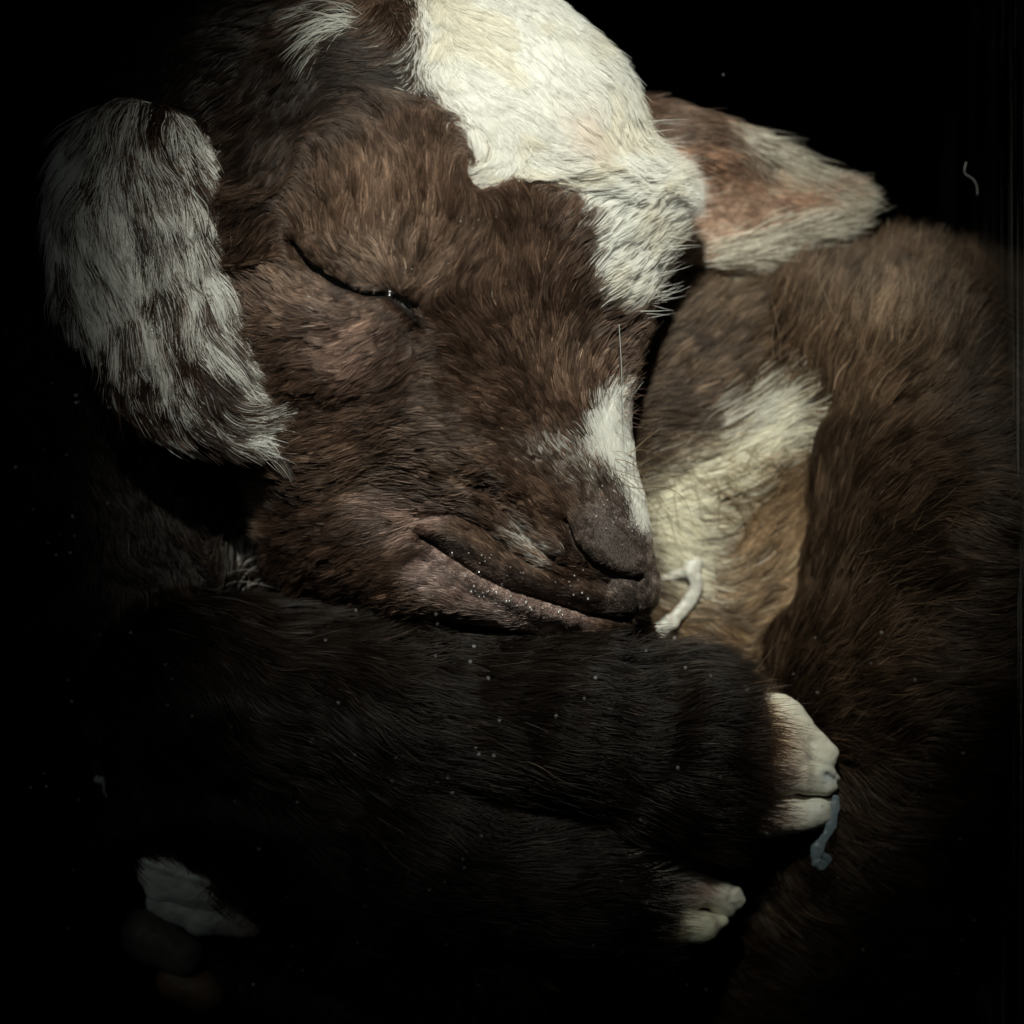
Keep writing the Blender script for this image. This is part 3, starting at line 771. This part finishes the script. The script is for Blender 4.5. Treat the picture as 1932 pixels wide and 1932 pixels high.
local_mesh('claw', [rcone((1450, 1538, 40), (1540, 1533, 50), 42, 30), rcone((1530, 1530, 36), (1566, 1518, 36), 28, 12)], 10, 4, M_hoof, h1o, hoofcol([(1470, 1545, 40, 40, .7, c3(.36, .24, .2)), (1545, 1530, 20, 20, .5, WAXB)]), rough=7)
A2 = hoofcol([(1290, 1682, 70, 40, 1.0, c3(.17, .12, .11)), (1225, 1690, 40, 40, .9, c3(.10, .09, .10)), (1340, 1665, 20, 26, .6, c3(.25, .13, .08))])
h2o = local_mesh('hoof', [rcone((1285, 1672, 12), (1366, 1688, 10), 38, 24), ell((1368, 1700, 0), (34, 26, 32)), ell((1250, 1690, 14), (78, 42, 48)), rcone((1380, 1680, 0), (1398, 1700, 0), 12, 8)], 14, 3.5, M_hoof, goat, A2, lines=[([(1385, 1670), (1375, 1700), (1392, 1725)], 5, 6)], rough=6)
local_mesh('claw', [rcone((1240, 1748, 28), (1325, 1750, 30), 38, 30), rcone((1330, 1745, 14), (1362, 1738, 14), 26, 12)], 12, 3.5, M_hoof, h2o, hoofcol([(1252, 1735, 26, 40, .9, c3(.28, .13, .07)), (1250, 1700, 30, 20, .6, c3(.2, .24, .3))], c3(.60, .58, .44)), rough=6)
A3 = hoofcol([(340, 1590, 60, 22, .9, c3(.40, .24, .13)), (455, 1655, 45, 60, .9, c3(.2, .12, .08))], c3(.66, .66, .60))
h3o = local_mesh('hoof', [ell((368, 1638, -10), (108, 70, 76), 22), ell((440, 1650, -40), (70, 60, 62)), rcone((320, 1622, -5), (440, 1690, -20), 58, 46), rcone((275, 1635, 0), (300, 1680, 0), 22, 24)], 20, 4, M_hoof, goat, A3,
    lines=[([(262, 1622), (340, 1650), (420, 1672), (445, 1640)], -7, 7), ([(345, 1600), (400, 1640), (430, 1660)], 4, 12)], rough=6)
local_mesh('claw', [rcone((300, 1702, -10), (380, 1735, -5), 26, 30), rcone((380, 1735, -5), (470, 1742, -15), 30, 30)], 14, 4, M_hoof, h3o, hoofcol([(470, 1745, 50, 40, .8, c3(.14, .08, .06))], c3(.48, .48, .44)), rough=9)
h4o = local_mesh('hoof', [rcone((280, 1765, -150), (345, 1800, -140), 55, 44)], 10, 5, M_hoof, goat, hoofcol([], c3(.10, .10, .08)), rough=8)
local_mesh('claw', [rcone((330, 1850, -170), (390, 1870, -160), 38, 42)], 10, 5, M_hoof, h4o, hoofcol([], c3(.12, .07, .04)), rough=8)

def tube(name, pts, mat, parent=None, flat=1.0, seg=12, col=None, wob=0.0, sub=6):
    """pts: px, py, depth, radius; smooth tube through them"""
    P_ = np.array([list(at(*p[:3])) + [p[3]] for p in pts]); n = len(P_)
    out = []
    for i in range(n - 1):
        a, b, c, d = P_[max(i - 1, 0)], P_[i], P_[i + 1], P_[min(i + 2, n - 1)]
        for k in range(sub):
            t = k / sub; out.append(.5 * ((2 * b) + (c - a) * t + (2 * a - 5 * b + 4 * c - d) * t * t + (3 * b - a - 3 * c + d) * t ** 3))
    out.append(P_[-1]); P_ = np.array(out); T = norm(np.gradient(P_[:, :3], axis=0))
    up = np.array([0, 1.0, 0]); Sd = norm(np.cross(T, up)); U = np.cross(Sd, T)
    th = np.linspace(0, 2 * np.pi, seg, endpoint=False)
    rr = P_[:, 3][:, None] * (1 + wob * (fbm(np.arange(len(P_))[:, None] * .45 + 0 * th, np.sin(th)[None] * 1.3 + 5 + 0 * P_[:, :1], 61) - .5))
    Vv = P_[:, None, :3] + rr[..., None] * (np.cos(th)[None, :, None] * Sd[:, None] + flat * np.sin(th)[None, :, None] * U[:, None])
    m = len(P_); Vv = Vv.reshape(-1, 3)
    Qs = []
    for i in range(m - 1):
        for j in range(seg):
            a = i * seg + j; b = i * seg + (j + 1) % seg; Qs.append([a, b, b + seg, a + seg])
    cap0 = len(Vv); Vv = np.vstack([Vv, P_[0, :3], P_[-1, :3]])
    for j in range(seg):
        Qs.append([cap0, (j + 1) % seg, j, cap0]); a = (m - 1) * seg
        Qs.append([cap0 + 1, a + j, a + (j + 1) % seg, cap0 + 1])
    Qa = np.array(Qs); quads = Qa[:-2 * seg]; tris = Qa[-2 * seg:, :3]
    me = bpy.data.meshes.new(name); me.from_pydata(W(Vv).tolist(), [], quads.tolist() + tris.tolist()); me.update()
    for p_ in me.polygons: p_.use_smooth = True
    me.materials.append(mat)
    o = bpy.data.objects.new(name, me); C.objects.link(o); o.parent = parent
    return o
M_cord = flat_mat('pale cord', (.42, .42, .38), .45, .4, .3, nscale=600, col2=(.26, .24, .20))
M_film = flat_mat('thin tissue', (.24, .31, .35), .35, .5, 0, .38, nscale=420, col2=(.2, .26, .3))
cd = depth_at([1300, 1312, 1290, 1250, 1222, 1255], [1075, 1100, 1150, 1190, 1212, 1080]) + 22
cd = np.maximum(cd, -260); cd[1:5] = np.maximum.accumulate(cd[1:5])
co = tube('umbilical_cord', [(1248, 1092, cd[5], 5), (1280, 1082, cd[0], 10), (1304, 1080, cd[0] + 6, 13), (1314, 1104, cd[1] + 5, 11), (1300, 1135, cd[2] + 5, 11), (1272, 1168, cd[3] + 8, 15), (1245, 1192, cd[3] + 14, 16), (1220, 1218, cd[4] + 16, 17)], M_cord, goat, .4, 16, wob=.9)
tube('cord_root', [(1296, 1000, cd[0] - 26, 14), (1302, 1035, cd[0] - 14, 17), (1306, 1066, cd[0] - 2, 18), (1306, 1084, cd[0] + 2, 14)], M_cord, co, .4, 14, wob=.5)
tube('tissue_strand', [(1577, 1500, 60, 5), (1574, 1530, 62, 9), (1566, 1562, 66, 8), (1552, 1586, 68, 7), (1542, 1604, 70, 10), (1541, 1624, 70, 11), (1551, 1632, 70, 9), (1560, 1620, 72, 8), (1554, 1611, 74, 5)], M_film, h1o, .3, 16, wob=1.5)

# loose strands of hair set by hand
def strands(name, n, rootfn, dirfn, L0, L1, lift_, rad, colr, jit=.2, wave=1.0, grp='head', m=7, tipr=.1, start_off=0, straight=False):
    uu, vv = rootfn(n); dd = depth_at(uu, vv); ok = dd > -299; uu, vv, dd = uu[ok], vv[ok], dd[ok]; n = len(uu)
    f = (D - dd) / D; p = np.stack([(uu - 966) * f, dd, (966 - vv) * f], 1)
    Ls = L0 + (L1 - L0) * rng.random(n)
    gg = np.full(n, names.index(grp))
    Pp = grow(p, Ls, None, np.full(n, lift_) * (.6 + .8 * rng.random(n)), gg, m, jit, wave, dirfn, straight=straight)
    if start_off: Pp[:, :, 1] += start_off
    t = np.linspace(0, 1, m)
    Rr = rad * (.7 + .6 * rng.random((n, 1))) * np.clip(1.1 - t[None] ** 2, tipr, 1)
    cc = np.tile(np.array(colr), (n, 1)) * (.85 + .3 * rng.random((n, 1)))
    return hair_obj(name, Pp, Rr, np.clip(cc, 0, .9), M_hair, goat)
def seg_root(a, b, sx, sy):
    def f(n):
        t = rng.random(n); return a[0] + (b[0] - a[0]) * t + rng.normal(0, sx, n), a[1] + (b[1] - a[1]) * t + rng.normal(0, sy, n)
    return f
def cdir(dx, dy, cx=0, cy=0, x0=0, sc=100.0):
    def f(u_, v_, g_):
        t = np.clip((x0 - u_) / sc, -1, 1) if x0 else np.zeros(len(u_))
        return norm(np.stack([dx + cx * t, dy + cy * t], 1))
    return f
strands('white_tuft', 190, seg_root((695, 34), (655, 62), 7, 7), cdir(-.95, .3, .35, .9, 640, 90), 60, 150, .14, .7, (.45, .45, .4), .34, 1.0)
strands('white_tuft', 90, seg_root((640, 12), (600, 22), 8, 4), cdir(-1, .1, 0, .3, 600, 90), 50, 100, .10, 1.0, (.42, .42, .38), .12, .5)
strands('stray_hairs', 60, seg_root((1195, 240), (1285, 350), 8, 10), cdir(.95, .25), 50, 100, .5, .6, (.8, .8, .74), .3, .5)
strands('stray_hairs', 90, seg_root((1270, 380), (1180, 590), 14, 10), cdir(.95, -.15), 50, 110, .3, .6, (.8, .8, .74), .25, .4)
strands('stray_hairs', 50, seg_root((1165, 640), (1165, 800), 6, 10), cdir(.95, -.3), 30, 60, .45, .6, (.13, .08, .06), .4, 1.2)
strands('chin_bristles', 40, seg_root((980, 1182), (1070, 1196), 12, 5), cdir(.25, -.95), 25, 50, .7, .8, (.02, .015, .012), .35, .8)
strands('ear_edge_hairs', 150, seg_root((412, 262), (446, 320), 6, 8), cdir(.5, .9), 100, 190, .10, .8, (.5, .42, .3), .1, .6, 'left ear')
strands('belly_hairs', 170, seg_root((1200, 860), (1460, 960), 40, 30), cdir(.8, .15), 80, 190, .16, .7, (.11, .075, .04), .55, 5, 'torso', 10)
def ear_dir(u_, v_, g_):
    return norm(np.stack([np.full(len(u_), .9), np.where(v_ > 390, -.18, .35)], 1))
for cc_ in ((.74, .70, .58), (.06, .04, .028)):
    k_ = 1200 if cc_[0] > .5 else 700
    strands('ear_fringe', k_, seg_root((1300, 500), (1560, 425), 14, 12), ear_dir, 60, 130, .16, .8, cc_, .14, .8, 'right ear')
    strands('ear_fringe', k_ // 2, seg_root((1400, 250), (1570, 345), 14, 14), ear_dir, 60, 130, .16, .8, cc_, .14, .8, 'right ear')
strands('belly_hairs', 500, seg_root((1290, 845), (1430, 785), 30, 20), cdir(.82, -.5), 80, 160, .16, .9, (.6, .58, .5), .1, .6, 'torso', 7)
strands('thigh_hairs', 500, seg_root((1560, 660), (1780, 640), 60, 40), cdir(.35, -.9), 90, 170, .25, .55, (.34, .25, .17), .25, 1.5, 'thigh', 8)
strands('thigh_hairs', 500, seg_root((1600, 1000), (1600, 1350), 110, 60), cdir(.8, -.5), 90, 170, .25, .5, (.22, .16, .10), .3, 1.5, 'thigh', 8)

strands('hoof_fringe', 900, seg_root((1320, 1325), (1310, 1500), 22, 12), cdir(1, .15), 90, 190, .25, .8, (.02, .013, .01), .2, 1.0, 'upper foreleg', 7, straight=True)
strands('hoof_fringe', 260, seg_root((1340, 1340), (1335, 1400), 14, 12), cdir(1, .25), 80, 150, .2, .8, (.13, .07, .035), .25, 1.0, 'upper foreleg', 7, straight=True)
strands('hoof_fringe', 110, seg_root((1350, 1490), (1340, 1530), 25, 12), cdir(1, -.0), 90, 180, .2, .8, (.02, .013, .01), .2, 1.0, 'upper foreleg', 7, straight=True)
strands('hoof_fringe', 200, seg_root((1185, 1655), (1170, 1765), 20, 8), cdir(1, .0), 70, 170, .25, .8, (.02, .014, .011), .2, 1.0, 'lower foreleg', 7, straight=True)
strands('hoof_fringe', 260, seg_root((1130, 1650), (1150, 1740), 25, 10), cdir(1, -.05), 80, 170, .25, .9, (.30, .28, .25), .15, 1.0, 'lower foreleg', 7, straight=True)
strands('hoof_fringe', 180, seg_root((450, 1590), (530, 1650), 20, 14), cdir(-.7, .9), 60, 140, .2, .8, (.03, .018, .012), .2, 1.0, 'hind foot', 7, straight=True)
# ------------------------------------------------------------------ bubbles and specks
import bmesh
bm = bmesh.new(); bmesh.ops.create_icosphere(bm, subdivisions=3, radius=1.0)
for f_ in bm.faces: f_.smooth = True
bub = bpy.data.meshes.new('air_bubble'); bm.to_mesh(bub); bm.free(); bub.materials.append(M_bubble); bub2 = bub.copy(); bub2.materials.clear(); bub2.materials.append(M_bubble2); bub3 = bub.copy(); bub3.materials.clear(); bub3.materials.append(M_bubble3)
def bubble(px, py, r, label, group=None, d=None, off=None):
    if d is None: d = float(depth_at(px, py)[0]) + (r + (13 if r > 3.6 else 6) if off is None else off)
    o = bpy.data.objects.new('air_bubble', bub if r > 3.6 else (bub3 if (d > 440 or group == 'bubbles left of the lower hoof') else bub2)); C.objects.link(o)
    o.location = W(at(px, py, d)).tolist(); o.scale = (r * S,) * 3
    tag(o, label, 'bubble', group); return o
for px, py, r, l in [(735, 553, 8, 'largest clear air bubble in the inner corner of the closed eye'), (706, 552, 4, 'small air bubble left of the largest one in the closed eye crease'),
                     (692, 549, 3, 'tiny air bubble at the left end of the row in the eye crease'),
                     (853, 1045, 6, 'clear air bubble near the upper left end of the mouth line'), (904, 1081, 7, 'round clear air bubble half way up the mouth line on the pink lip'),
                     (947, 1102, 4, 'small air bubble on the mouth line right of the round clear one'), (762, 1097, 7, 'bright air bubble left of the mouth beside the dark cheek fur'),
                     (287, 625, 9, 'dark round air bubble in the fur of the drooping left ear'), (1257, 412, 5, 'air bubble on the white brow in front of the far ear'),
                     (1303, 421, 4, 'small air bubble between the white brow and the pink ear'), (1222, 594, 5, 'air bubble beside the white hairs on the nose bridge'),
                     (1315, 1732 - 430, 4, 'small air bubble on the dark fur left of the upper hoof'), (1319, 1476, 8, 'clear air bubble under the upper hoof on dark fur'),
                     (1242, 1650, 6, 'air bubble between the two claws of the lower hoof'), (1254, 1690, 5, 'air bubble above the lower claw of the lower hoof')]:
    bubble(px, py, r, l)
def many(n, rootfn, r0, r1, label, group, onglass=False):
    uu, vv = rootfn(n)
    for a, b in zip(uu, vv):
        r = r0 + (r1 - r0) * rng.random() ** 2.5
        bubble(float(a), float(b), r, label, group, d=(452 - r) if onglass else None)
many(46, lambda n: seg_root((840, 1090), (1090, 1170), 30, 18)(n), 1.4, 3.4, 'tiny air bubble on the pink lower lip', 'tiny bubbles on the lower lip')
many(26, lambda n: seg_root((870, 1035), (1150, 1125), 18, 12)(n), 1.2, 2.4, 'tiny air bubble on the dark upper lip', 'tiny bubbles on the upper lip')
many(18, lambda n: seg_root((1168, 1168), (1214, 1158), 5, 3)(n), 2.4, 4.6, 'small air bubble hanging from the edge of the upper lip', 'bubbles under the upper lip')
many(22, lambda n: seg_root((1130, 930), (1200, 1000), 22, 25)(n), 1.0, 2.0, 'tiny air bubble on the fur above the nose', 'tiny bubbles above the nose')
many(26, lambda n: seg_root((760, 500), (1000, 330), 70, 60)(n), 1.2, 2.2, 'tiny air bubble on the brown forehead fur', 'tiny bubbles on the forehead')
many(60, lambda n: (50 + 900 * rng.random(n), 1150 + 720 * rng.random(n)), 1.2, 2.4, 'tiny bright air bubble on the glass in front of the forelegs', 'tiny bubbles on the glass before the forelegs', True)
many(40, lambda n: (1000 + 850 * rng.random(n), 1180 + 700 * rng.random(n)), 1.2, 2.4, 'tiny air bubble on the lower right of the front glass', 'tiny bubbles on the lower right glass', True)
many(22, lambda n: seg_root((1060, 1695), (1150, 1700), 30, 8)(n), 1.6, 3.4, 'small shiny air bubble on the dark fur left of the lower hoof', 'bubbles left of the lower hoof')
many(3, lambda n: (1240 + 620 * rng.random(n), 40 + 300 * rng.random(n)), .7, 1.3, 'tiny air bubble on the glass before the black background', 'tiny bubbles before the black background', True)
many(20, lambda n: (10 + 200 * rng.random(n), 560 + 500 * rng.random(n)), 1.0, 2.2, 'tiny air bubble on the dark left edge of the glass', 'tiny bubbles on the left edge of the glass', True)

M_lint = flat_mat('lint', (.25, .26, .25), .8, .2)
fb = tube('fibre', [(1168, 612, 215, .6), (1172, 680, 216, .7), (1175, 760, 214, .5), (1181, 830, 212, .6), (1190, 905, 205, .5)], M_lint, None, 1, 6)
tag(fb, 'thin pale fibre hanging straight down beside the nose bridge', 'fibre')
fb = tube('fibre', [(1823, 306, 445, .8), (1820, 326, 445, .5), (1836, 338, 445, .5), (1843, 352, 445, .5), (1844, 368, 445, .5)], M_lint, None, 1, 6)
tag(fb, 'curly thin fibre stuck to the glass above the hip', 'fibre')
li = tube('lint_speck', [(178, 1473, 445, 3), (185, 1471, 445, 7), (193, 1474, 445, 5), (196, 1482, 445, 1.6), (196, 1492, 445, 1.2), (202, 1505, 445, 1)], M_lint, None, .4, 8, wob=1.6)
tag(li, 'white speck of lint with a thin tail on the dark left glass', 'lint')

# ------------------------------------------------------------------ the jar
jar = bpy.data.objects.new('glass_jar', None); C.objects.link(jar); jar.location = W((0, 0, -1165)).tolist()
bpy.context.view_layer.update()
tag(jar, 'large square clear glass jar with rounded corners holding the goat kid', 'jar')
def rrect(hx, d0, d1, r, n=8):
    pts = []
    for cx, cyy, a0 in ((hx - r, d1 - r, 0), (-hx + r, d1 - r, 90), (-hx + r, d0 + r, 180), (hx - r, d0 + r, 270)):
        for k in range(n + 1):
            a = math.radians(a0 + 90 * k / n); pts.append((cx + r * math.cos(a), cyy + r * math.sin(a)))
    return pts
def loft(name, rings, mat, parent, close_first=False, close_last=False):
    n = len(rings[0]); Vv = np.array([p for r in rings for p in r]); fs = []
    for i in range(len(rings) - 1):
        for j in range(n):
            a = i * n + j; b = i * n + (j + 1) % n; fs.append((a, b, b + n, a + n))
    if close_first: fs.append(tuple(range(n))[::-1])
    if close_last: fs.append(tuple(range((len(rings) - 1) * n, len(rings) * n)))
    me = bpy.data.meshes.new(name); me.from_pydata(W(Vv).tolist(), [], fs); me.update()
    for p_ in me.polygons: p_.use_smooth = len(p_.vertices) == 4
    me.materials.append(mat); o = bpy.data.objects.new(name, me); C.objects.link(o); o.parent = parent; o.matrix_parent_inverse = parent.matrix_world.inverted()
    return o
def ring(hx, d0, d1, r, z): return [(x, y, z) for x, y in rrect(hx, d0, d1, r)]
loft('jar_wall', [ring(962, -880, 480, 70, -1160), ring(962, -880, 480, 70, 1500), ring(972, -890, 490, 76, 1520), ring(950, -868, 468, 60, 1530),
                  ring(940, -858, 458, 55, 1500), ring(940, -858, 458, 55, -1134)], M_glass, jar, True, True)

print('done', round(time.time() - T0, 1))
